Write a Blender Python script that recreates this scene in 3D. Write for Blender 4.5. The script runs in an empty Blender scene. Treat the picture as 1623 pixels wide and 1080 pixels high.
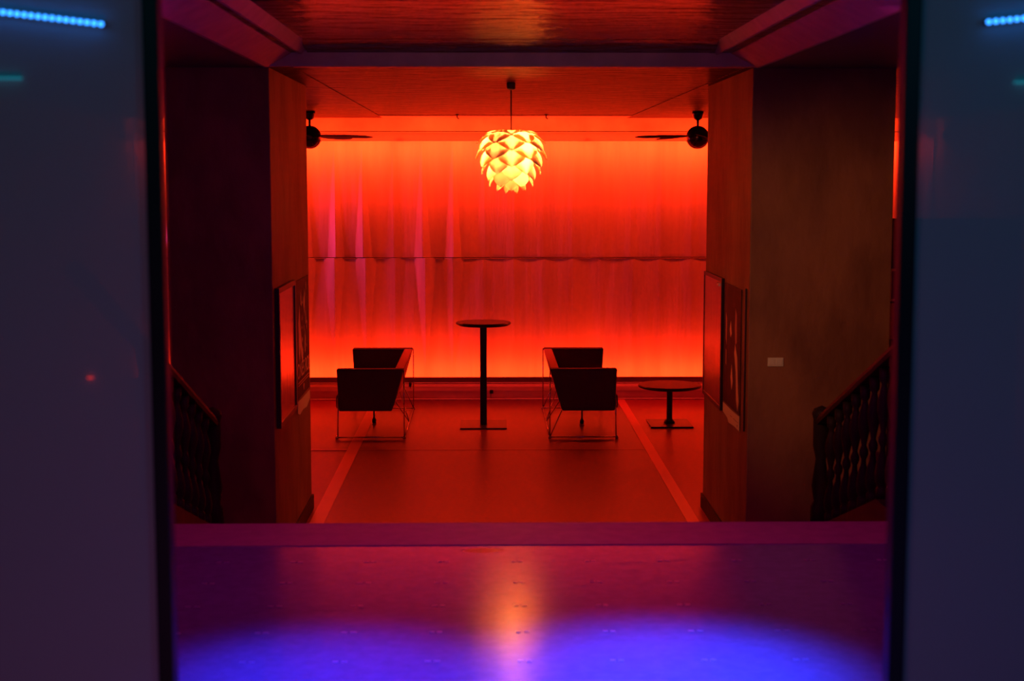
import bpy, bmesh, math, random
from mathutils import Vector, Matrix
random.seed(7)
sc = bpy.context.scene
C = sc.collection
PI = math.pi

# ------------------------------------------------------------------ camera
EYE = Vector((0, 0, 2.53))
cam_d = bpy.data.cameras.new('camera'); cam = bpy.data.objects.new('camera', cam_d); C.objects.link(cam)
cam.location = EYE
cam_d.sensor_width = 36.0; cam_d.lens = 2400 / 1623 * 36
cam.rotation_euler = (PI / 2 - math.atan(260 / 2400), 0, -math.atan(38.5 / 2400))
cam_d.dof.use_dof = True; cam_d.dof.focus_distance = 14.5; cam_d.dof.aperture_fstop = 3.6
cam_d.clip_start = 0.05
sc.camera = cam

# ------------------------------------------------------------------ world and exposure
w = bpy.data.worlds.new('world'); sc.world = w; w.use_nodes = True
w.node_tree.nodes['Background'].inputs[0].default_value = (0.25, 0.1, 0.4, 1)
w.node_tree.nodes['Background'].inputs[1].default_value = 0.0015
vs = sc.view_settings
vs.view_transform = 'Standard'; vs.look = 'None'; vs.exposure = 0.0; vs.gamma = 1.0; vs.use_curve_mapping = False
sc.cycles.use_denoising = True
sc.cycles.max_bounces = 10; sc.cycles.diffuse_bounces = 6; sc.cycles.glossy_bounces = 5
sc.cycles.transmission_bounces = 6; sc.cycles.transparent_max_bounces = 8
sc.cycles.sample_clamp_indirect = 4.0

# ------------------------------------------------------------------ lights
def area(name, loc, target, sx, sy, col, power, spread=180):
    d = bpy.data.lights.new(name, 'AREA'); d.shape = 'RECTANGLE'; d.size = sx; d.size_y = sy
    d.color = col; d.energy = power; d.spread = math.radians(spread)
    o = bpy.data.objects.new(name, d); C.objects.link(o); o.location = loc
    v = Vector(target) - Vector(loc)
    o.rotation_euler = v.to_track_quat('-Z', 'Z' if abs(v.normalized().z) < .9 else 'Y').to_euler()
    return o
def spot(name, loc, target, col, power, deg, blend, r=.05):
    d = bpy.data.lights.new(name, 'SPOT'); d.color = col; d.energy = power
    d.spot_size = math.radians(deg); d.spot_blend = blend; d.shadow_soft_size = r
    o = bpy.data.objects.new(name, d); C.objects.link(o); o.location = loc
    o.rotation_euler = (Vector(target) - Vector(loc)).to_track_quat('-Z', 'Y').to_euler()
    return o
RED = (1, .029, .004)
o = area('cove_light_top', (.55, 17.125, 2.985), (.55, 17.6, 2.965), 9.0, .04, RED, 190)
area('cove_light_down', (.55, 17.24, 2.97), (.55, 17.26, 0), 9.0, .04, RED, 75)
area('cove_light_up', (.55, 17.24, 3.0), (.55, 17.24, 4), 9.0, .04, RED, 16)
area('cove_light_front', (.55, 17.19, 2.975), (.55, 17.1, 2.975), 9.0, .04, RED, 22)
o = area('cove_light_bottom', (.55, 17.225, .20), (.55, 17.6, .25), 9.0, .04, RED, 105)
spot('blue_spot_left', (-.50, 4.35, 3.15), (-.50, 4.62, .93), (.035, .035, 1), 620, 37, 1.0, .15)
spot('blue_spot_right', (.62, 4.35, 3.15), (.58, 4.68, .93), (.025, .06, 1), 1250, 37, 1.0, .15)
area('magenta_side_light', (-3.9, 17.22, 1.85), (0, 17.47, 1.65), .12, .5, (1, .06, .35), 4.5, 60)
spot('amber_wall_spot', (-.6, 5.2, 3.1), (2.25, 9.5, 1.75), (1, .38, .03), 175, 32, .9)
spot('violet_wall_spot', (1.2, 5.0, 3.1), (-1.7, 9.5, 2.9), (.6, .04, .45), 9, 34, 1.0)
spot('mauve_header_spot', (.2, 3.6, 2.9), (.15, 9.4, 3.30), (.75, .30, .18), 45, 34, 1.0, .1)  # added fill to brighten the header, not a fitting of the room
area('purple_ceiling_wash', (.2, 5.6, 1.2), (.2, 6.6, 3.3), 2.0, .5, (.5, .05, .5), .8)  # added upward fill for ceiling and trims; no lamp stands there
area('rose_floor_wash', (.1, 6.0, 3.2), (.1, 6.2, .93), 3.0, .6, (1, .02, .50), 15)  # added magenta fill in place of ambient light on the landing
area('teal_room_light', (-1.0, 1.0, 3.3), (-.95, 3.0, 2.4), .3, .3, (.02, .42, .50), 1.7)
area('teal_room_light_right', (1.3, 1.0, 3.2), (1.05, 3.0, 2.5), .3, .3, (.02, .32, .50), 3.1)
area('purple_room_light', (-.4, 1.2, 1.2), (-.8, 3.0, 1.7), .4, .3, (.72, .13, .50), 2.3)
area('blue_room_light', (.9, 1.2, 1.1), (.95, 3.0, 1.8), .4, .3, (.24, .10, .75), 1.3)

# ------------------------------------------------------------------ materials
def mat(name, col, rough=.6, metal=0, col2=None, nscale=4, stretch=(1, 1, 1), bump=0, bscale=None, spec=.5, ramp=(.35, .7), dist=.02):
    m = bpy.data.materials.new(name); m.use_nodes = True
    nt = m.node_tree; b = nt.nodes['Principled BSDF']
    b.inputs['Base Color'].default_value = (*col, 1); b.inputs['Roughness'].default_value = rough
    b.inputs['Metallic'].default_value = metal; b.inputs['Specular IOR Level'].default_value = spec
    if col2 or bump:
        tc = nt.nodes.new('ShaderNodeTexCoord'); mp = nt.nodes.new('ShaderNodeMapping')
        nt.links.new(tc.outputs['Object'], mp.inputs[0]); mp.inputs['Scale'].default_value = stretch
    if col2:
        n = nt.nodes.new('ShaderNodeTexNoise'); n.inputs['Scale'].default_value = nscale; n.inputs['Detail'].default_value = 6
        nt.links.new(mp.outputs[0], n.inputs['Vector'])
        r = nt.nodes.new('ShaderNodeValToRGB'); r.color_ramp.elements[0].position = ramp[0]; r.color_ramp.elements[1].position = ramp[1]
        r.color_ramp.elements[0].color = (*col, 1); r.color_ramp.elements[1].color = (*col2, 1)
        nt.links.new(n.outputs[0], r.inputs[0]); nt.links.new(r.outputs[0], b.inputs['Base Color'])
    if bump:
        n2 = nt.nodes.new('ShaderNodeTexNoise'); n2.inputs['Scale'].default_value = bscale or nscale; n2.inputs['Detail'].default_value = 5
        nt.links.new(mp.outputs[0], n2.inputs['Vector'])
        bp = nt.nodes.new('ShaderNodeBump'); bp.inputs['Strength'].default_value = bump; bp.inputs['Distance'].default_value = dist
        nt.links.new(n2.outputs[0], bp.inputs['Height']); nt.links.new(bp.outputs[0], b.inputs['Normal'])
    return m
def emat(name, col, strength):
    m = bpy.data.materials.new(name); m.use_nodes = True; nt = m.node_tree
    b = nt.nodes['Principled BSDF']; b.inputs['Base Color'].default_value = (*col, 1)
    b.inputs['Emission Color'].default_value = (*col, 1); b.inputs['Emission Strength'].default_value = strength
    return m
def translucent(name, col, mixf, tint=None, rough=.4):
    m = bpy.data.materials.new(name); m.use_nodes = True; nt = m.node_tree
    b = nt.nodes['Principled BSDF']; b.inputs['Base Color'].default_value = (*col, 1); b.inputs['Roughness'].default_value = rough
    t = nt.nodes.new('ShaderNodeBsdfTranslucent'); t.inputs[0].default_value = (*(tint or col), 1)
    mx = nt.nodes.new('ShaderNodeMixShader'); mx.inputs[0].default_value = mixf
    nt.links.new(b.outputs[0], mx.inputs[1]); nt.links.new(t.outputs[0], mx.inputs[2])
    nt.links.new(mx.outputs[0], nt.nodes['Material Output'].inputs[0])
    return m
M = {}
M['plaster'] = mat('plaster', (.20, .17, .15), .75, col2=(.40, .34, .28), nscale=2.2, bump=.35, bscale=9, ramp=(.3, .75))
M['pier'] = mat('pier_plaster', (.21, .080, .045), .65, col2=(.33, .135, .070), nscale=3.0, stretch=(1, 1, .55), bump=.4, bscale=14, ramp=(.38, .62))
M['cornice'] = mat('painted_cornice', (.58, .42, .36), .5, col2=(.45, .32, .27), nscale=8)
M['ceiling'] = mat('lacquered_ceiling', (.13, .020, .020), .19, col2=(.07, .010, .012), nscale=5, stretch=(.8, 1.8, 1), bump=1.0, bscale=5, spec=.34, dist=.05)
M['hall_ceiling'] = mat('hall_ceiling_paint', (.055, .007, .010), .34, col2=(.025, .003, .006), nscale=5, stretch=(.8, 1.8, 1), bump=1.0, bscale=6, spec=.025, dist=.05)
M['soffit'] = mat('soffit_paint', (.12, .09, .10), .6)
M['floor'] = mat('floor_linoleum', (.15, .010, .035), .33, col2=(.18, .013, .04), nscale=30, bump=.04, bscale=60, spec=.35)
M['floor_side'] = mat('floor_border', (.33, .020, .04), .33, col2=(.38, .024, .045), nscale=25, bump=.04, bscale=60, spec=.35)
M['stripe'] = mat('floor_stripe', (.85, .17, .14), .35)
M['faint_stripe'] = mat('floor_joint', (.22, .03, .05), .35)
M['step'] = mat('stair_stone', (.35, .30, .28), .6, col2=(.25, .22, .2), nscale=12)
M['nosing'] = mat('nosing_stone', (.46, .26, .30), .48, col2=(.38, .21, .25), nscale=14, bump=.05, bscale=40)
M['inlay'] = mat('inlay_stone', (.27, .235, .40), .3)
M['batten'] = translucent('batten_cloth', (.9, .8, .7), .6)
M['plinth'] = mat('plinth_paint', (.80, .45, .40), .38, col2=(.55, .28, .25), nscale=3, stretch=(.6, 1, 5))
M['lip'] = mat('plinth_lip', (.40, .16, .14), .45)
M['metal_strip'] = mat('metal_strip', (.9, .7, .62), .45, .3)
M['wood_dark'] = mat('dark_stair_wood', (.016, .009, .012), .6, spec=.2, col2=(.035, .02, .018), nscale=20, stretch=(1, 1, .2))
M['black'] = mat('black_metal', (.03, .015, .022), .35, spec=.4)
M['door_metal'] = mat('door_profile_metal', (.010, .012, .018), .45, spec=.3)
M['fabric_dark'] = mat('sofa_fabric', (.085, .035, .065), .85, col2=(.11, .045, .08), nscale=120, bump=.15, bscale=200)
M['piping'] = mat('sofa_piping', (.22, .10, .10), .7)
M['back_fabric'] = mat('sofa_inner_fabric', (.55, .22, .18), .8, col2=(.62, .26, .2), nscale=90)  # paler than the arms: cove light on the backrest put into the colour
M['chrome'] = mat('chrome_rod', (.55, .5, .5), .22, 1)
M['table_top'] = mat('table_laminate', (.10, .03, .03), .35, col2=(.13, .04, .036), nscale=10)
M['table_edge'] = mat('table_edge', (.018, .012, .012), .4)
M['fan_metal'] = mat('fan_dark_chrome', (.10, .06, .06), .18, 1)
M['fan_blade'] = mat('fan_blade', (.03, .015, .015), .4)
M['leaf'] = translucent('lamp_leaf', (.97, .86, .60), .42, (1, .82, .50), .5)
M['switch'] = mat('switch_plastic', (.75, .72, .62), .35)
M['poster_dark'] = mat('poster_print_dark', (.02, .010, .014), .6, spec=.2, col2=(.07, .03, .03), nscale=7, ramp=(.5, .75))
M['poster_red'] = mat('poster_print_red', (.55, .30, .28), .25, col2=(.28, .12, .12), nscale=4, stretch=(1, 1.5, .8), ramp=(.35, .65))
M['poster_pale'] = mat('poster_print_pale', (.85, .60, .30), .45)
M['poster_mid'] = mat('poster_print_mid', (.42, .20, .12), .45)
M['paper'] = mat('white_paper', (.98, .82, .50), .5)
M['yellow'] = mat('yellow_print', (.75, .50, .10), .5)
M['mirror'] = mat('glazed_print', (.62, .35, .38), .22, .85, col2=(.42, .28, .28), nscale=5, stretch=(1, 4, .8), bump=.25, bscale=2.2)
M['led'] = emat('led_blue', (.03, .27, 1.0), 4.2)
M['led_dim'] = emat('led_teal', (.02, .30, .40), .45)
M['bulb'] = emat('bulb_glow', (1, .22, .055), 1000)
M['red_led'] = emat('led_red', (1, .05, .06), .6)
M['seam'] = mat('seam_cord', (.22, .12, .10), .8)

# landing stone: base colour with two soft worn marks near its far edge
def landing_mat():
    m = mat('landing_stone', (.20, .18, .34), .20, col2=(.24, .21, .40), nscale=22, bump=.20, bscale=14, spec=.55, dist=.006)
    nt = m.node_tree; b = nt.nodes['Principled BSDF']
    src = b.inputs['Base Color'].links[0].from_socket
    b.inputs['Coat Weight'].default_value = .5; b.inputs['Coat Roughness'].default_value = .17
    tc = nt.nodes.new('ShaderNodeTexCoord'); mp = nt.nodes.new('ShaderNodeMapping'); mp.vector_type = 'TEXTURE'
    mp.inputs['Location'].default_value = (-.02, 6.38, .93); mp.inputs['Scale'].default_value = (.11, .055, 1)
    n = nt.nodes.new('ShaderNodeTexNoise'); n.inputs['Scale'].default_value = 9
    nt.links.new(tc.outputs['Object'], mp.inputs[0])
    g = nt.nodes.new('ShaderNodeTexGradient'); g.gradient_type = 'SPHERICAL'; nt.links.new(mp.outputs[0], g.inputs[0])
    nt.links.new(tc.outputs['Object'], n.inputs[0])
    mu = nt.nodes.new('ShaderNodeMath'); mu.operation = 'MULTIPLY'; nt.links.new(g.outputs[1], mu.inputs[0]); nt.links.new(n.outputs[0], mu.inputs[1])
    m2 = nt.nodes.new('ShaderNodeMath'); m2.operation = 'MULTIPLY'; m2.use_clamp = True; nt.links.new(mu.outputs[0], m2.inputs[0]); m2.inputs[1].default_value = 4
    mx = nt.nodes.new('ShaderNodeMix'); mx.data_type = 'RGBA'; nt.links.new(m2.outputs[0], mx.inputs[0]); nt.links.new(src, mx.inputs[6])
    mx.inputs[7].default_value = (.13, .09, .10, 1); nt.links.new(mx.outputs[2], b.inputs['Base Color'])
    return m
M['landing'] = landing_mat()

# draped cloth: fine vertical creases
def cloth_mat():
    m = mat('wall_cloth', (.80, .66, .62), .8, col2=(.62, .48, .45), nscale=2.2, stretch=(2.6, 1, .30), bump=.5, bscale=3.0, ramp=(.3, .7), dist=.03)
    return m
M['cloth'] = cloth_mat()

# hazy door glass: part clear, part scattering, faint mirror
def glass_mat():
    m = bpy.data.materials.new('hazy_glass'); m.use_nodes = True; nt = m.node_tree
    b = nt.nodes['Principled BSDF']; b.inputs['Base Color'].default_value = (.55, .55, .60, 1); b.inputs['Roughness'].default_value = .55
    t = nt.nodes.new('ShaderNodeBsdfTransparent'); t.inputs[0].default_value = (.8, .85, .9, 1)
    mx = nt.nodes.new('ShaderNodeMixShader'); mx.inputs[0].default_value = .16
    nt.links.new(b.outputs[0], mx.inputs[1]); nt.links.new(t.outputs[0], mx.inputs[2])
    nt.links.new(mx.outputs[0], nt.nodes['Material Output'].inputs[0])
    return m
M['glass'] = glass_mat()

# ------------------------------------------------------------------ helpers
def box(bm, x0, x1, y0, y1, z0, z1, bev=0):
    vs_ = [bm.verts.new(p) for p in ((x0, y0, z0), (x1, y0, z0), (x1, y1, z0), (x0, y1, z0), (x0, y0, z1), (x1, y0, z1), (x1, y1, z1), (x0, y1, z1))]
    fs = [bm.faces.new([vs_[i] for i in f]) for f in ((0, 3, 2, 1), (4, 5, 6, 7), (0, 1, 5, 4), (1, 2, 6, 5), (2, 3, 7, 6), (3, 0, 4, 7))]
    if bev:
        es = list({e for f in fs for e in f.edges})
        bmesh.ops.bevel(bm, geom=es, offset=bev, segments=2, affect='EDGES', profile=.6)
def prism(bm, prof, axis, a0, a1, bev=0):
    # prof: list of 2D points in the two other axes, extruded along axis
    def P(p, a):
        return {'x': (a, p[0], p[1]), 'y': (p[0], a, p[1]), 'z': (p[0], p[1], a)}[axis]
    A = [bm.verts.new(P(p, a0)) for p in prof]; B = [bm.verts.new(P(p, a1)) for p in prof]
    fs = [bm.faces.new(A), bm.faces.new(B[::-1])]
    n = len(prof)
    for i in range(n): fs.append(bm.faces.new((A[i], B[i], B[(i + 1) % n], A[(i + 1) % n])))
    bmesh.ops.recalc_face_normals(bm, faces=fs)
    if bev:
        es = list({e for f in fs for e in f.edges})
        bmesh.ops.bevel(bm, geom=es, offset=bev, segments=3, affect='EDGES', profile=.6)
def lathe(bm, prof, seg=24, c=(0, 0)):
    rings = []
    for r, z in prof:
        if r < 1e-5: rings.append([bm.verts.new((c[0], c[1], z))])
        else: rings.append([bm.verts.new((c[0] + r * math.cos(2 * PI * k / seg), c[1] + r * math.sin(2 * PI * k / seg), z)) for k in range(seg)])
    for a, b in zip(rings, rings[1:]):
        for k in range(seg):
            k2 = (k + 1) % seg
            if len(a) == 1 and len(b) == 1: continue
            if len(a) == 1: bm.faces.new((a[0], b[k2], b[k]))
            elif len(b) == 1: bm.faces.new((a[k], a[k2], b[0]))
            else: bm.faces.new((a[k], a[k2], b[k2], b[k]))
    bmesh.ops.recalc_face_normals(bm, faces=bm.faces)
def rod(bm, p, q, r, seg=8):
    p = Vector(p); q = Vector(q); d = (q - p).normalized()
    u = d.cross(Vector((0, 0, 1)) if abs(d.z) < .9 else Vector((1, 0, 0))).normalized(); v = d.cross(u)
    A = [bm.verts.new(p + r * (math.cos(2 * PI * k / seg) * u + math.sin(2 * PI * k / seg) * v)) for k in range(seg)]
    B = [bm.verts.new(a.co + (q - p)) for a in A]
    fs = [bm.faces.new(A), bm.faces.new(B[::-1])]
    for k in range(seg): fs.append(bm.faces.new((A[k], B[k], B[(k + 1) % seg], A[(k + 1) % seg])))
    bmesh.ops.recalc_face_normals(bm, faces=fs)
def obj(name, bm, m, parent=None, smooth=False, loc=None):
    me = bpy.data.meshes.new(name); bm.to_mesh(me); bm.free()
    me.materials.append(m)
    if smooth:
        for p in me.polygons: p.use_smooth = True
    o = bpy.data.objects.new(name, me); C.objects.link(o)
    if parent: o.parent = parent
    if loc: o.location = loc
    return o
def mk(name, fn, m, parent=None, smooth=False, loc=None):
    bm = bmesh.new(); fn(bm); return obj(name, bm, m, parent, smooth, loc)
def tag(o, label, cat, group=None):
    o['label'] = label; o['category'] = cat
    if group: o['group'] = group
    return o
def thing(name, label, cat, loc=(0, 0, 0), rz=0, group=None):
    o = bpy.data.objects.new(name, None); o.empty_display_size = .1; C.objects.link(o)
    o.location = loc; o.rotation_euler = (0, 0, rz)
    return tag(o, label, cat, group)
def struct(name, fn, m, parent=None, smooth=False):
    o = mk(name, fn, m, parent, smooth)
    if not parent: o['kind'] = 'structure'
    return o
def dup(root, loc, rz=0, label=None):
    r = root.copy(); C.objects.link(r); r.location = loc; r.rotation_euler = (0, 0, rz)
    if label: r['label'] = label
    for ch in list(root.children):
        c = ch.copy(); C.objects.link(c); c.parent = r
        for g in list(ch.children):
            d = g.copy(); C.objects.link(d); d.parent = c
    return r

# ------------------------------------------------------------------ room shell
XW, XE = -4.05, 5.15                     # outer side walls
ZC = 3.20                                # soffit level
LZ = .93                                 # landing level
PW, PE = -1.35, 1.65                     # inner faces of the two piers
def f_floor(bm):
    box(bm, XW, XE, 6.8, 17.7, -.1, 0)
flo = struct('floor', f_floor, M['floor_side'])
mk('centre_panel', lambda bm: box(bm, -1.20, 1.46, 9.0, 17.05, -.02, .003), M['floor'], flo)
mk('inlaid_stripe', lambda bm: box(bm, -1.31, -1.205, 9.0, 17.05, -.02, .004), M['stripe'], flo)
mk('inlaid_stripe', lambda bm: box(bm, 1.465, 1.555, 9.0, 17.05, -.02, .004), M['stripe'], flo)
mk('floor_joint', lambda bm: box(bm, -1.20, 1.46, 13.88, 13.95, -.02, .0045), M['faint_stripe'], flo)
mk('floor_joint', lambda bm: box(bm, -3.9, -1.315, 13.88, 13.95, -.02, .0045), M['stripe'], flo)

def f_land(bm): box(bm, XW, XE, -1.2, 6.47, LZ - .3, LZ)
land = struct('floor_landing', f_land, M['landing'])
mk('nosing', lambda bm: box(bm, XW, XE, 6.47, 6.89, LZ - .05, LZ + .004, .003), M['nosing'], land)
mk('riser', lambda bm: box(bm, XW, XE, 6.80, 6.87, -.02, LZ - .05), M['step'], land)
def f_inl(bm):
    for j, y in enumerate((4.56, 4.88, 5.205, 5.535, 5.86, 6.19)):
        for i in range(-12, 15):
            x = -.186 + .3065 * i
            if abs(x) > 3.4: continue
            s = .013 + .004 * random.random()
            for dx in (-s, s):
                box(bm, x + dx - s * .62, x + dx + s * .62, y - .010, y + .010, LZ - .01, LZ + .0012)
inl = mk('corner_inlay', f_inl, M['inlay'], land); inl['kind'] = 'stuff'
for k in range(5):                       # steps down to the lower hall
    z = LZ - .155 * (k + 1); y = 6.87 + .42 * k
    mk('step', lambda bm: box(bm, -1.66, 2.0, y, 6.87 + .42 * (k + 1) + .0, -.02 , z, .006), M['step'], land)

struct('wall_left', lambda bm: box(bm, XW - .15, XW, 3.05, 17.7, -.1, 3.6), M['plaster'])
struct('wall_right', lambda bm: box(bm, XE, XE + .15, 3.05, 17.7, -.1, 3.6), M['plaster'])
wb = struct('wall_back', lambda bm: box(bm, XW - .15, XE + .15, 17.56, 17.75, -.1, 3.6), M['plaster'])
# piers between landing and hall
def pier(name, x0, x1):
    o = struct(name, lambda bm: box(bm, x0, x1, 9.5, 11.42, -.05, 3.6, .006), M['pier'])
    return o
pl = pier('wall_pier_left', -2.0, PW); pr = pier('wall_pier_right', PE, 2.545)
for p, x0, x1 in ((pl, -2.0, PW), (pr, PE, 2.545)):
    def f_b(bm, x0=x0, x1=x1):
        for a in ((x0 - .015, x1 + .015, 9.485, 9.50), (x0 - .015, x1 + .015, 11.42, 11.435), (x0 - .015, x0, 9.50, 11.42), (x1, x1 + .015, 9.50, 11.42)):
            box(bm, *a, 0, .11)
    mk('baseboard', f_b, M['wood_dark'], p)

# ceiling: recessed lacquered panels, cornice mouldings, header
ce = struct('ceiling', lambda bm: box(bm, -1.10, 1.40, 2.4, 9.42, 3.33, 3.6), M['ceiling'])
mk('soffit', lambda bm: box(bm, XW, -1.37, 2.4, 9.5, ZC, 3.6), M['soffit'], ce)
mk('soffit', lambda bm: box(bm, 1.68, XE, 2.4, 9.5, ZC, 3.6), M['soffit'], ce)
mk('cornice', lambda bm: prism(bm, [(-1.37, ZC - .004), (-1.35, ZC - .004), (-1.20, 3.28), (-1.20, 3.6), (-1.37, 3.6)], 'y', 2.4, 9.44), M['cornice'], ce)
mk('cornice', lambda bm: prism(bm, [(-1.20, 3.285), (-1.15, 3.285), (-1.15, 3.6), (-1.20, 3.6)], 'y', 2.4, 9.44), M['ceiling'], ce)
mk('bead_moulding', lambda bm: prism(bm, [(-1.15, 3.275), (-1.135, 3.275), (-1.08, 3.33), (-1.08, 3.6), (-1.15, 3.6)], 'y', 2.4, 9.44), M['cornice'], ce)
mk('cornice', lambda bm: prism(bm, [(1.68, ZC - .004), (1.66, ZC - .004), (1.50, 3.28), (1.50, 3.6), (1.68, 3.6)], 'y', 2.4, 9.44), M['cornice'], ce)
mk('cornice', lambda bm: prism(bm, [(1.50, 3.285), (1.42, 3.285), (1.42, 3.6), (1.50, 3.6)], 'y', 2.4, 9.44), M['ceiling'], ce)
mk('bead_moulding', lambda bm: prism(bm, [(1.42, 3.275), (1.405, 3.275), (1.36, 3.33), (1.36, 3.6), (1.42, 3.6)], 'y', 2.4, 9.44), M['cornice'], ce)
mk('header_trim', lambda bm: box(bm, -1.37, 1.68, 9.42, 9.56, ZC + .002, 3.6, .004), M['cornice'], ce)
def f_hang(bm):                           # ragged upper bead on the header
    x = -1.1
    while x < 1.35:
        l = random.uniform(.05, .16); h = 3.288 + random.uniform(0, .022)
        box(bm, x, min(x + l, 1.36), 9.405, 9.42, 3.282, h); x += l
mk('header_bead', f_hang, M['cornice'], ce)
mk('hall_ceiling', lambda bm: box(bm, -1.20, 1.60, 9.56, 16.9, 3.206, 3.6), M['hall_ceiling'], ce)
mk('ceiling_border', lambda bm: box(bm, XW, -1.20, 9.5, 17.6, 3.20, 3.6), M['hall_ceiling'], ce)
mk('ceiling_border', lambda bm: box(bm, 1.60, XE, 9.5, 17.6, 3.20, 3.6), M['hall_ceiling'], ce)
mk('ceiling_border', lambda bm: box(bm, -1.20, 1.60, 16.9, 17.6, 3.20, 3.6), M['plaster'], ce)
mk('header_cove', lambda bm: prism(bm, [(9.42, 3.283), (9.42, 3.34), (9.0, 3.34), (9.0, 3.328)], 'x', -1.10, 1.40), M['ceiling'], ce)
for x in (-.33, .64):
    tag(mk('ceiling_hook', lambda bm: (rod(bm, (x, 16.7, 3.206), (x, 16.7, 3.17), .006), rod(bm, (x, 16.7, 3.17), (x + .02, 16.7, 3.155), .006), lathe(bm, [(0, 3.207), (.018, 3.207), (.018, 3.198), (0, 3.197)], 12, (x, 16.7))), M['black']),
        'tiny dark ceiling hook %s of the pendant lamp cord' % ('left' if x < 0 else 'right'), 'hook')

# draped cloth panels of the back wall, two tiers
ZT, ZS, ZB = 3.0, 1.60, .12
edges = [-4.04, -3.02, -.96, 1.10, 3.16, 5.14]
def pleat(x, z, row):
    v = (z - ZS) / (ZT - ZS) if row == 0 else (ZS - z) / (ZS - ZB)
    amp = max(0.0, 1 - v * (1.05 if row == 0 else 1.15))
    k = (x + 6.0 + .06) / .3433; i = math.floor(k)
    rs = random.Random(i * 31 + row * 7)
    xc = (i + .5) * .3433 - 6.06
    strength = (1.0 if xc < -.15 else .16) * rs.uniform(.65, 1.0)
    if -1.35 < xc < -1.0: strength *= .4
    wdt = .012 + (.085 if row == 0 else .115) * amp
    c = .5 + rs.uniform(-.06, .06)
    u = ((k - i) - c) * .3433
    h = 0
    if abs(u) < wdt: h = (1 - abs(u) / wdt)
    edge = math.sin(x * 3.1 + row) * .012 + math.sin(x * 7.3 + 2 * row) * .006
    return .055 * strength * h * amp ** .8 + edge * (1 - abs(2 * v - 1) ** 3) + .010 * math.sin(PI * v)
def f_cloth(x0, x1, row):
    def f(bm):
        nx = max(20, int((x1 - x0) / .0125)); nz = 44
        z0, z1 = (ZS + .004, ZT) if row == 0 else (ZB, ZS - .004)
        g = []
        for j in range(nz + 1):
            z = z0 + (z1 - z0) * j / nz
            g.append([bm.verts.new((x0 + (x1 - x0) * i / nx, 17.50 - pleat(x0 + (x1 - x0) * i / nx, z, row), z)) for i in range(nx + 1)])
        for j in range(nz):
            for i in range(nx): bm.faces.new((g[j][i], g[j][i + 1], g[j + 1][i + 1], g[j + 1][i]))
        r = bmesh.ops.extrude_edge_only(bm, edges=[e for e in bm.edges if e.is_boundary])
        for v_ in [v_ for v_ in r['geom'] if isinstance(v_, bmesh.types.BMVert)]: v_.co.y = 17.545
    return f
for a, b in zip(edges, edges[1:]):
    for row in (0, 1):
        mk('cloth_panel', f_cloth(a, b, row), M['cloth'], wb)
def f_seam(bm):
    n = 60
    for i in range(n):
        xa = XW + (XE - XW) * i / n; xb = XW + (XE - XW) * (i + 1) / n
        sag = lambda x: -.012 * abs(math.sin((x + .96) * PI / 2.06)) 
        rod(bm, (xa, 17.494, ZS + sag(xa)), (xb, 17.494, ZS + sag(xb)), .0045, 6)
mk('seam_cord', f_seam, M['seam'], wb)
mk('cove_batten', lambda bm: box(bm, XW, XE, 17.10, 17.115, 2.925, 3.02), M['batten'], wb)
mk('batten_wire', lambda bm: rod(bm, (XW, 17.09, 3.032), (XE, 17.09, 3.032), .004), M['black'], wb)  # black rod drawn for the dark gap above the batten
for x in (-.98, 1.12, -3.0, 3.2):
    mk('batten_bracket', lambda bm: box(bm, x - .02, x + .02, 17.115, 17.5, 2.94, 2.955), M['black'], wb)
# plinth along the back wall
bb = struct('baseboard_back', lambda bm: prism(bm, [(17.10, 0), (17.10, .035), (17.115, .10), (17.14, .145), (17.19, .172), (17.30, .172), (17.30, 0)], 'x', XW, XE), M['plinth'])
mk('plinth_lip', lambda bm: box(bm, XW, XE, 17.195, 17.215, .172, .245, .003), M['lip'], bb)
mk('lip_bead', lambda bm: rod(bm, (XW, 17.19, .178), (XE, 17.19, .178), .007), M['metal_strip'], bb)
mk('floor_strip', lambda bm: box(bm, XW, XE, 17.055, 17.10, 0, .012, .002), M['metal_strip'], bb)
mk('socket', lambda bm: (box(bm, .02, .06, 17.085, 17.12, .07, .11, .004), box(bm, .03, .035, 17.08, 17.09, .02, .09)), M['black'], bb)
mk('socket', lambda bm: (box(bm, -.90, -.875, 17.14, 17.2, .13, .19, .003), box(bm, -.888, -.883, 17.13, 17.14, .08, .16)), M['black'], bb)

# low dark partition in the right-hand bay with two notices
tag(mk('partition', lambda bm: (box(bm, 3.15, 4.6, 13.0, 13.08, 0, 2.13, .008), box(bm, 3.10, 4.65, 12.97, 13.11, 0, .09, .004), box(bm, 3.12, 4.63, 12.98, 13.10, 2.13, 2.17, .004)), M['wood_dark']),
    'dark partition in the bay beyond the right pier, beside the door edge', 'partition')
nt_ = thing('framed_notice', 'small pale-framed notice high on the partition right of the right pier', 'notice', (3.62, 12.99, 1.60))
mk('frame', lambda bm: (box(bm, -.16, .16, -.02, .008, .12, .14), box(bm, -.16, .16, -.02, .008, -.14, -.12), box(bm, -.16, -.14, -.02, .008, -.12, .12), box(bm, .14, .16, -.02, .008, -.12, .12)), M['paper'], nt_)
mk('print', lambda bm: box(bm, -.14, .14, -.004, .008, -.12, .12), M['poster_dark'], nt_)
tag(mk('wall_poster', lambda bm: box(bm, 3.42, 3.80, 12.992, 12.999, 1.13, 1.44), M['yellow']), 'dim yellow poster under the pale-framed notice, right of the right pier', 'poster')

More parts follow.
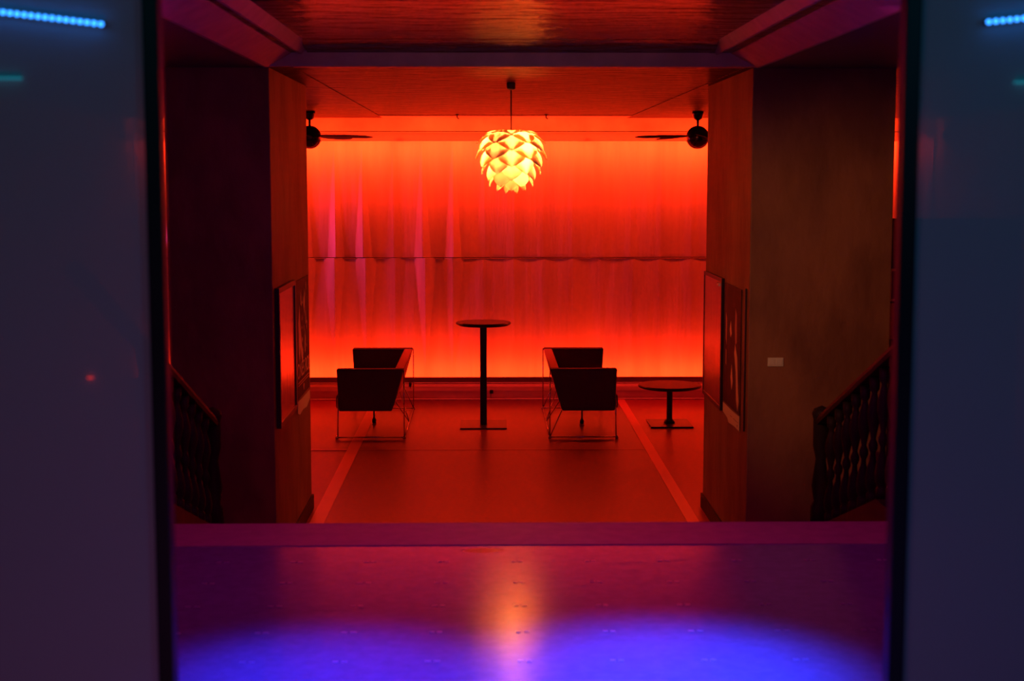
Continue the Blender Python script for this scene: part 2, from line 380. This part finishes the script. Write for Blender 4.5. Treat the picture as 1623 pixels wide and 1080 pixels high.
# ------------------------------------------------------------------ glass door leaves in the foreground
def door(name, xe, sgn):
    # xe: opening-side edge of the stile; the leaf runs outward
    w_ = .031; top = 3.15
    xo = xe + sgn * w_
    L = 1.1
    o = struct(name, lambda bm: box(bm, min(xe, xo), max(xe, xo), 2.98, 3.03, LZ + .01, top, .003), M['door_metal'])
    mk('glass', lambda bm: box(bm, min(xo, xo + sgn * L), max(xo, xo + sgn * L), 3.0, 3.008, LZ + .06, top - .05), M['glass'], o)
    mk('bottom_rail', lambda bm: box(bm, min(xo, xo + sgn * L), max(xo, xo + sgn * L), 2.98, 3.03, LZ + .01, LZ + .06, .003), M['door_metal'], o)
    mk('top_rail', lambda bm: box(bm, min(xo, xo + sgn * L), max(xo, xo + sgn * L), 2.98, 3.03, top - .05, top, .003), M['door_metal'], o)
    mk('outer_stile', lambda bm: box(bm, min(xo + sgn * L, xo + sgn * (L + .05)), max(xo + sgn * L, xo + sgn * (L + .05)), 2.98, 3.03, LZ + .01, top, .003), M['door_metal'], o)
    return o
dl = door('door_1', -.636, -1); dr = door('door_2', .815, 1)
struct('trim_head', lambda bm: box(bm, XW, XE, 2.90, 3.05, 3.15, 3.6), M['soffit'])
struct('wall_front_left', lambda bm: box(bm, XW, -1.80, 2.95, 3.05, LZ, 3.15), M['soffit'])
struct('wall_front_right', lambda bm: box(bm, 1.98, XE, 2.95, 3.05, LZ, 3.15), M['soffit'])

def led_reflection(label, p0, p1, m, n, dim=False):  # reflection of a light strip, built as glowing beads on the pane
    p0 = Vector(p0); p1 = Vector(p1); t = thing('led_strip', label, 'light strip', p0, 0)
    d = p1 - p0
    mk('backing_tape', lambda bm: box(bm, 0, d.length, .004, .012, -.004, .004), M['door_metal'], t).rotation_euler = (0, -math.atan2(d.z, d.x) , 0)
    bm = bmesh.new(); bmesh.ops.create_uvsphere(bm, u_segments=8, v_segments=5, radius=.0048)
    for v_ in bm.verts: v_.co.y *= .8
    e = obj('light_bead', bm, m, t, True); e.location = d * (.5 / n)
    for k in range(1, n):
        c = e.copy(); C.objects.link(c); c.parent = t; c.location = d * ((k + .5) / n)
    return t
led_reflection('bright blue-cyan light strip across the top of the left glass door', (-1.06, 2.984, 2.860), (-.739, 2.984, 2.822), M['led'], 24)
led_reflection('bright blue-cyan light strip across the top of the right glass door', (.970, 2.984, 2.829), (1.30, 2.984, 2.862), M['led'], 24)
tag(mk('dim_light_strip', lambda bm: box(bm, -1.10, -.905, 2.988, 2.999, 2.718, 2.7215), M['led_dim']), 'faint teal light strip below the bright one on the left glass door', 'light strip')  # fainter second reflection in the glass, drawn as a glowing bar
tag(mk('dim_light_strip', lambda bm: box(bm, 1.035, 1.25, 2.988, 2.999, 2.712, 2.7155), M['led_dim']), 'faint teal light strip at the far right edge of the right glass door', 'light strip')  # same second reflection on the right pane, also a glowing bar
tag(mk('indicator_light', lambda bm: (box(bm, -.795, -.785, 2.992, 2.999, 2.131, 2.1335, .0006)), M['red_led']), 'tiny red indicator light on the left glass door', 'indicator')  # red reflection in the glass, added as a small glowing box

# ------------------------------------------------------------------ stair balustrades
def rail_z(y): return 1.699 - .378 * (y - 7.216)
def str_z(y): return LZ + .01 - .338 * max(0, y - 7.25)
def balustrade(x, side):
    t = thing('balustrade', 'dark turned-baluster stair rail running down to the %s pier' % side, 'balustrade', (x, 0, 0))
    ys = [6.5, 6.9, 7.25, 9.2]
    prof = [(6.9, .0), (6.9, str_z(6.9)), (7.25, str_z(7.25)), (9.48, str_z(9.48)), (9.48, .0)]
    s = 1 if x > 0 else -1
    mk('stringer', lambda bm: prism(bm, prof, 'x', -.04, .04), M['stringer'], t)
    mk('stringer_cap', lambda bm: prism(bm, [(6.9, str_z(6.9)), (6.9, str_z(6.9) + .02), (7.25, str_z(7.25) + .02), (9.48, str_z(9.48) + .02), (9.48, str_z(9.48))], 'x', -.055, .055), M['wood_dark'], t)
    def f_r(bm):
        pr = [(-.035, 0), (-.042, .02), (-.030, .05), (0, .062), (.030, .05), (.042, .02), (.035, 0)]
        ya, yb = 5.9, 8.68
        A = [bm.verts.new((p[0], ya, rail_z(ya) + p[1] - .05)) for p in pr]; B = [bm.verts.new((p[0], yb, rail_z(yb) + p[1] - .05)) for p in pr]
        bm.faces.new(A); bm.faces.new(B[::-1])
        for i in range(len(pr)): bm.faces.new((A[i], B[i], B[(i + 1) % len(pr)], A[(i + 1) % len(pr)]))
        bmesh.ops.recalc_face_normals(bm, faces=bm.faces)
    mk('handrail', f_r, M['wood_dark'], t)
    # newel post at the foot
    def f_n(bm):
        z0 = str_z(8.72) + .02; zt = rail_z(8.72) + .02
        lathe(bm, [(0, z0), (.055, z0), (.055, z0 + .14), (.038, z0 + .17), (.052, z0 + .26), (.030, z0 + .42), (.048, z0 + .50), (.048, zt - .03), (.058, zt), (.045, zt + .03), (.0, zt + .05)], 16, (0, 8.72))
    mk('newel_post', f_n, M['wood_dark'], t, True)
    y = 6.98
    H = rail_z(7.6) - .05 - str_z(7.6) - .02
    base = None
    while y < 8.62:
        h = rail_z(y) - .045 - (str_z(y) + .015)
        if base is None:
            P = [(.0, 0), (.030, 0), (.030, .10), (.022, .115), (.033, .15), (.037, .22), (.028, .31), (.016, .36), (.013, .41), (.024, .45), (.024, .48), (.013, .52), (.020, .58), (.034, .68), (.033, .74), (.018, .84), (.014, .87), (.026, .90), (.028, 1.0), (0, 1.0)]
            base = mk('baluster', lambda bm: lathe(bm, P, 12), M['wood_dark'], t, True)
            c = base
        else:
            c = base.copy(); C.objects.link(c); c.parent = t
        c.location = (0, y, str_z(y) + .015); c.scale = (1, 1, h)
        y += .185
    return t
M['stringer'] = mat('stringer_paint', (.30, .16, .12), .5)
balustrade(1.95, 'right'); balustrade(-1.60, 'left')

# ------------------------------------------------------------------ sofas
def make_sofa(label):
    # local: length along Y (near end -Y), back on +X side
    t = thing('sofa', label, 'sofa', (0, 0, 0), 0, None)
    arm = [(-.325, .68), (-.305, .27), (.205, .27), (.235, .36), (.325, .68)]
    for ya, yb in ((-.93, -.82), (.82, .93)):
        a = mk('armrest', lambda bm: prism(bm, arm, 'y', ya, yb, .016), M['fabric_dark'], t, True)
        sgn = ya if ya < 0 else yb
        def f_p(bm, yy=sgn):
            pts = [(-.318, .672), (.316, .672)]
            yq = yy + (.012 if yy < 0 else -.012)
            rod(bm, (pts[0][0], yq, .676), (pts[1][0], yq, .676), .006)
        mk('piping', f_p, M['piping'], a)
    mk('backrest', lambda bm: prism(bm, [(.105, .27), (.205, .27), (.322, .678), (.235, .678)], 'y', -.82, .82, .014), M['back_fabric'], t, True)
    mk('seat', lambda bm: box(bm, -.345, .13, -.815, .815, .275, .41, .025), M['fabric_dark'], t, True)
    f = mk('frame', lambda bm: [rod(bm, *a, .0065) for a in (
        ((-.325, -.93, .015), (.325, -.93, .015)), ((-.325, .93, .015), (.325, .93, .015)),
        ((.325, -.93, .015), (.325, .93, .015)))], M['chrome'], t, True)
    for y in (-.93, .93):
        mk('leg', lambda bm: rod(bm, (-.318, y, .01), (-.310, y, .40), .0065), M['chrome'], t, True)
        mk('leg', lambda bm: rod(bm, (.325, y, .01), (.325, y, .67), .0055), M['chrome'], t, True)
    for y0, y1 in ((.93, .93), (0, -.35), (0, .35), (-.93, -.93)):
        mk('brace', lambda bm: rod(bm, (.325, y0, .015), (.21, y1, .275), .0055), M['chrome'], t, True)
    for x in (-.325, .325):
        for y in (-.93, .93):
            mk('foot', lambda bm: lathe(bm, [(0, 0), (.014, 0), (.016, .012), (.012, .026), (0, .03)], 12, (x, y)), M['chrome'], t, True)
    mk('centre_leg', lambda bm: lathe(bm, [(0, 0), (.020, 0), (.022, .03), (.012, .05), (.009, .06), (.009, .28), (0, .28)], 12, (-.04, .05)), M['black'], t, True)
    return t
s1 = make_sofa('dark two-seat sofa on a wire frame, left of the tall bar table')
s1.location = (-1.135, 15.42, .003)
first_brace = [c for c in s1.children if c.name.startswith('brace')]
s2 = dup(s1, (.925, 15.42, .003), PI, 'dark two-seat sofa on a wire frame, between the bar table and the low round table')
bpy.data.objects.remove(first_brace[3])      # the left sofa shows no brace at its near end

# ------------------------------------------------------------------ tables
def round_table(label, loc, R, H, ph, pr_, bw, bd, name='round_table'):
    t = thing(name, label, 'table', loc)
    top = mk('tabletop', lambda bm: lathe(bm, [(0, H - .030), (R - .03, H - .030), (R - .004, H - .02), (R, H - .006), (R - .004, H), (0, H)], 56), M['table_top'], t)
    mk('edge_band', lambda bm: lathe(bm, [(R - .03, H - .036), (R - .006, H - .026), (R + .0015, H - .018), (R + .0015, H - .006), (R - .008, H - .006)], 56), M['table_edge'], top, True)
    mk('column', lambda bm: lathe(bm, [(0, .012), (pr_ * 1.9, .012), (pr_ * 1.8, .03), (pr_, .055), (pr_, H - .06), (pr_ * 1.5, H - .034), (0, H - .034)], 24) if ph == 0 else box(bm, -pr_, pr_, -pr_, pr_, .012, H - .03, .004), M['black'], t, ph == 0)
    mk('base_plate', lambda bm: box(bm, -bw, bw, -bd, bd, 0, .012, .003), M['black'], t)
    return t
round_table('tall narrow bar table with round top, centre of the red hall', (-.045, 15.30, .003), .277, 1.06, 1, .034, .235, .26, 'bar_table')
lt = round_table('low round side table right of the sofas', (1.862, 15.34, .003), .322, .41, 0, .030, .215, .25, 'side_table')
dup(lt, (-2.20, 15.34, .003), 0, 'low round side table mostly hidden behind the left pier')

# ------------------------------------------------------------------ pendant lamp
LX, LY = .172, 11.1
pxm = 11.1 / 2400
def yz(y): return 2.53 - (y - 280) * pxm * 1.0 + 0.0
t = thing('pendant_lamp', 'glowing yellow pinecone-shaped pendant lamp of overlapping leaves', 'lamp', (LX, LY, 0))
ZL = 2.53 + (280 - 256) * pxm          # centre of the shade
mk('ceiling_canopy', lambda bm: lathe(bm, [(0, 3.207), (.030, 3.207), (.032, 3.200), (.032, 3.165), (.026, 3.155), (0, 3.150)], 20), M['black'], t, True)
mk('cord', lambda bm: rod(bm, (0, 0, ZL + .20), (0, 0, 3.16), .005), M['black'], t, True)
mk('top_disc', lambda bm: lathe(bm, [(0, ZL + .212), (.05, ZL + .212), (.12, ZL + .198), (.12, ZL + .195), (.05, ZL + .208), (0, ZL + .208)], 28), M['leaf'], t, True)
mk('lamp_socket', lambda bm: lathe(bm, [(0, ZL + .21), (.014, ZL + .21), (.014, ZL + .16), (.012, ZL + .15), (0, ZL + .15)], 16), M['switch'], t, True)
mk('bulb', lambda bm: lathe(bm, [(.012, ZL + .15), (.026, ZL + .13), (.036, ZL + .09), (.038, ZL + .05), (.034, ZL + .0), (.024, ZL - .025), (0, ZL - .035)], 16), M['bulb'], t, True)
rows = [  # tip radius, tip y, attach radius, attach y, half angle (deg)
    (49, 216, 12, 207, 27), (55, 229, 30, 211, 27), (58, 241, 37, 217, 27), (57, 254, 42, 228, 27), (54, 266, 42, 239, 27),
    (47, 277, 36, 246, 25), (42, 287, 32, 257, 25), (35, 297, 26, 267, 29), (26, 303, 19, 276, 33), (13, 307, 12, 284, 42)]
def leaf_mesh(rt, yt, ra, ya, ha, k_row):
    def f(bm):
        nt_, ns = 8, 6
        A = Vector((ra * pxm, ZL + (256 - ya) * pxm)); B = Vector((rt * pxm, ZL + (256 - yt) * pxm))
        d = B - A; nrm = Vector((-d.y, d.x)); nrm = nrm if nrm.x > 0 or nrm.y > 0 else -nrm
        if nrm.x < 0: nrm = -nrm
        Mid = (A + B) / 2 + Vector((-d.y, d.x)) * .13 * (1 if k_row < 8 else -.5) + Vector((.003, .003))
        g = []
        for j in range(nt_ + 1):
            tt = j / nt_
            P = A * (1 - tt) ** 2 + Mid * 2 * tt * (1 - tt) + B * tt ** 2
            wp = (.62 + .38 * min(1, tt / .35)) if tt < .45 else max(.03, 1 - ((tt - .45) / .55) ** 1.9)
            row = []
            for i in range(-ns, ns + 1):
                s = i / ns
                az = math.radians(ha) * s * wp * (55 / max(rt, 34)) ** .35
                rr = P.x * (1 - .05 * s * s)
                row.append(bm.verts.new((rr * math.cos(az), rr * math.sin(az), P.y + .004 * s * s)))
            g.append(row)
        fs = []
        for j in range(nt_):
            for i in range(2 * ns): fs.append(bm.faces.new((g[j][i], g[j][i + 1], g[j + 1][i + 1], g[j + 1][i])))
        bmesh.ops.solidify(bm, geom=fs, thickness=.0012)
    return f
for k, (rt, yt, ra, ya, ha) in enumerate(rows):
    n = 6 if k < 9 else 4
    off = -PI / 2 + (PI / n if k % 2 else 0)
    bm = bmesh.new(); leaf_mesh(rt, yt, ra, ya, ha, k)(bm)
    first = obj('leaf', bm, M['leaf'], t, True); first.rotation_euler = (0, 0, off)
    for q in range(1, n):
        c = first.copy(); C.objects.link(c); c.parent = t; c.rotation_euler = (0, 0, off + 2 * PI * q / n)

# ------------------------------------------------------------------ ceiling fans
def make_fan(label, loc, rz):
    t = thing('ceiling_fan', label, 'fan', loc, rz)
    mk('ceiling_cup', lambda bm: lathe(bm, [(0, 0), (.058, 0), (.060, -.02), (.045, -.07), (.018, -.09), (0, -.09)], 24), M['fan_metal'], t, True)
    mk('down_rod', lambda bm: lathe(bm, [(0, -.08), (.012, -.08), (.012, -.16), (0, -.16)], 12), M['fan_metal'], t, True)
    b = mk('motor_ball', lambda bm: lathe(bm, [(.12 * math.sin(a * PI / 16), -.265 + .12 * math.cos(a * PI / 16)) for a in range(17)], 32), M['fan_metal'], t, True)
    mk('lower_ring', lambda bm: lathe(bm, [(.117, -.300), (.119, -.303), (.117, -.308)], 32), M['fan_blade'], b, True)
    def blade(bm):
        prof = [(.10, -.018), (.16, -.035), (.40, -.060), (.62, -.052), (.69, -.02), (.69, .01), (.60, .040), (.36, .050), (.16, .030), (.10, .018)]
        A = [bm.verts.new((x, y, -.245 - y * .30 - .025 * (x / .69))) for x, y in prof]
        f = bm.faces.new(A); bmesh.ops.solidify(bm, geom=[f], thickness=.008)
    first = None
    for k in range(5):
        if first is None: c = first = mk('blade', blade, M['fan_blade'], t)
        else: c = first.copy(); C.objects.link(c); c.parent = t
        c.rotation_euler = (0, 0, 2 * PI * k / 5)
    return t
fr = make_fan('dark ball-bodied ceiling fan beside the right pier', (2.185, 15.85, 3.20), math.radians(195))
dup(fr, (-1.84, 15.85, 3.20), math.radians(-15), 'dark ball-bodied ceiling fan half hidden by the left pier')

# ------------------------------------------------------------------ posters on the inner faces of the piers
def text_mesh(s, size, name, parent, m, loc, rot):
    cu = bpy.data.curves.new(name, 'FONT'); cu.body = s; cu.size = size; cu.align_x = 'CENTER'; cu.align_y = 'CENTER'; cu.extrude = .0006
    tmp = bpy.data.objects.new('tmp_text', cu); C.objects.link(tmp)
    dg = bpy.context.evaluated_depsgraph_get(); me = bpy.data.meshes.new_from_object(tmp.evaluated_get(dg))
    bpy.data.objects.remove(tmp); me.name = name
    me.materials.clear(); me.materials.append(m)
    o = bpy.data.objects.new(name, me); C.objects.link(o); o.parent = parent; o.location = loc; o.rotation_euler = rot
    return o
def frame4(bm, x0, x1, y0, y1, z0, z1, w_):
    box(bm, x0, x1, y0, y1, z0, z0 + w_, .002); box(bm, x0, x1, y0, y1, z1 - w_, z1, .002)
    box(bm, x0, x1, y0, y0 + w_, z0 + w_, z1 - w_, .002); box(bm, x0, x1, y1 - w_, y1, z0 + w_, z1 - w_, .002)
def flat(bm, x, pts, th):      # polygon on a plane of constant X (y, z points)
    prism(bm, pts, 'x', x, x + th)
# left pier, near: glazed case
t = thing('display_case', 'black-framed glazed display case on the left pier, reflecting red light', 'display case', (PW, 0, 0))
mk('frame', lambda bm: frame4(bm, 0, .03, 9.585, 10.42, .925, 1.825, .035), M['black'], t)
mk('back_panel', lambda bm: box(bm, 0, .010, 9.62, 10.385, .96, 1.79), M['poster_red'], t)
mk('glazing', lambda bm: box(bm, .016, .020, 9.62, 10.385, .96, 1.79), M['mirror'], t)
mk('lock', lambda bm: box(bm, .020, .030, 9.59, 9.62, 1.50, 1.58, .002), M['black'], t)
# left pier, far: poster
def figure_l(bm):
    x = .0065
    flat(bm, x, [(10.72, 1.28), (10.70, 1.50), (10.78, 1.62), (10.80, 1.50), (10.86, 1.38), (10.95, 1.22), (10.88, 1.20), (10.80, 1.32), (10.76, 1.20)], .001)
    flat(bm, x, [(10.84, 1.62), (10.88, 1.72), (10.90, 1.60)], .001)
    flat(bm, x, [(11.00, 1.60), (11.05, 1.72), (11.10, 1.64), (11.06, 1.54)], .001)
    flat(bm, x, [(11.12, 1.45), (11.14, 1.58), (11.17, 1.46)], .001)
    flat(bm, x, [(11.05, 1.28), (11.08, 1.42), (11.11, 1.30)], .001)
    rs = random.Random(3)
    for _ in range(26):
        y = rs.uniform(10.82, 11.22); z = rs.uniform(1.24, 1.74); a = rs.uniform(.006, .016); b = rs.uniform(.010, .032)
        flat(bm, x, [(y - a, z), (y, z + b), (y + a, z), (y, z - b)], .001)
t = thing('poster', 'dark concert poster with flame-like figure and title on the far left pier', 'poster', (PW + .001, 0, 0))
mk('sheet', lambda bm: box(bm, 0, .006, 10.60, 11.33, .955, 1.80), M['poster_dark'], t)
mk('printed_figure', figure_l, M['poster_pale'], t)
RL = (PI / 2, 0, PI / 2)
text_mesh('ONES ROI', .155, 'title_lettering', t, M['poster_pale'], (.0068, 10.97, 1.145), RL)
mk('print_lines', lambda bm: (box(bm, .006, .0068, 10.66, 11.28, 1.062, 1.072), box(bm, .006, .0068, 10.66, 11.28, 1.045, 1.052)), M['poster_mid'], t)
mk('printed_emblem', lambda bm: (flat(bm, .0062, [(10.93, 1.02), (10.97, 1.035), (11.01, 1.02), (10.98, .985), (10.96, .985)], .001)), M['poster_mid'], t)
tag(mk('paper_strip', lambda bm: flat(bm, PW + .007, [(10.60, .862), (10.61, .945), (10.80, .940), (11.33, .935), (11.33, .870), (11.12, .835), (10.90, .850), (10.72, .838)], .002), M['paper']),
    'pale torn paper strip under the concert poster on the left pier', 'paper')
# right pier, near: poster with pale figure shapes
t = thing('poster', 'dark poster with pale curved figure on the near part of the right pier', 'poster', (PE - .001, 0, 0))
mk('sheet', lambda bm: box(bm, -.006, 0, 9.76, 10.45, .975, 1.80), M['poster_dark'], t)
def figure_r(bm):
    x = -.0075
    flat(bm, x, [(9.80, 1.06), (9.83, 1.12), (9.88, 1.34), (9.97, 1.42), (10.00, 1.36), (9.93, 1.24), (9.90, 1.06), (9.84, .99)], .001)
    flat(bm, x, [(10.05, 1.16), (10.10, 1.27), (10.14, 1.18), (10.09, 1.10)], .001)
    flat(bm, x, [(10.12, 1.48), (10.16, 1.56), (10.20, 1.50), (10.16, 1.45)], .001)
t2 = mk('printed_figure', figure_r, M['poster_pale'], t)
def fig_r2(bm):
    x = -.0075
    flat(bm, x, [(9.91, 1.44), (9.92, 1.62), (9.97, 1.66), (9.99, 1.52), (9.96, 1.42)], .001)
    flat(bm, x, [(10.32, 1.38), (10.32, 1.56), (10.37, 1.60), (10.37, 1.42)], .001)
    flat(bm, x, [(10.33, 1.24), (10.33, 1.34), (10.36, 1.35), (10.36, 1.25)], .001)
mk('printed_shadow_figure', fig_r2, M['poster_mid'], t)
pst = mk('paper_strip', lambda bm: flat(bm, PE - .009, [(9.765, .872), (9.765, .968), (10.10, .962), (10.45, .965), (10.45, .900), (10.25, .885), (10.20, .860), (9.95, .872)], .002), M['paper'])
tag(pst, 'pale paper strip under the near poster on the right pier', 'paper')
mk('print_lines', lambda bm: (box(bm, -.0008, 0, 9.80, 10.0, .918, .921), box(bm, -.0008, 0, 10.05, 10.12, .918, .921), box(bm, -.0008, 0, 9.82, 9.84, .885, .905)), M['poster_mid'], pst, loc=(PE - .009, 0, 0))
# right pier, far: glazed frame
t = thing('picture_frame', 'black-framed red picture on the far part of the right pier', 'picture', (PE, 0, 0))
mk('frame', lambda bm: frame4(bm, -.022, 0, 10.50, 11.37, .895, 1.825, .028), M['black'], t)
mk('print', lambda bm: box(bm, -.010, 0, 10.528, 11.342, .923, 1.797), M['poster_red'], t)
mk('glazing', lambda bm: box(bm, -.018, -.014, 10.528, 11.342, .923, 1.797), M['mirror'], t)
mk('clip', lambda bm: box(bm, -.034, -.018, 10.56, 10.66, 1.765, 1.785, .002), M['metal_strip'], t)
t = tag(mk('wall_rail', lambda bm: box(bm, PE - .012, PE, 9.585, 9.60, .90, 1.82, .003), M['black']), 'thin black vertical bar on the front edge of the right pier', 'rail')
# switch plate
t = thing('light_switch', 'pale double light switch on the face of the right pier', 'switch', (1.822, 9.494, 1.361))
mk('plate', lambda bm: box(bm, -.050, .050, -.004, .006, -.028, .028, .003), M['switch'], t)
for x in (-.023, .023): mk('rocker', lambda bm: box(bm, x - .019, x + .019, -.009, -.003, -.018, .018, .002), M['switch'], t)

# ------------------------------------------------------------------ groups of like things
GROUPS = {'sofa': 'wire-framed sofas in the red hall', 'side_table': 'low round side tables', 'ceiling_fan': 'ball-bodied ceiling fans',
          'balustrade': 'stair balustrades beside the steps', 'led_strip': 'light strips on the glass doors', 'dim_light_strip': 'faint light strips on the glass doors',
          'poster': 'posters on the piers', 'paper_strip': 'paper strips under the posters', 'ceiling_hook': 'ceiling hooks by the lamp'}
for o in bpy.data.objects:
    k = o.name.split('.')[0]
    if o.parent is None and k in GROUPS: o['group'] = GROUPS[k]
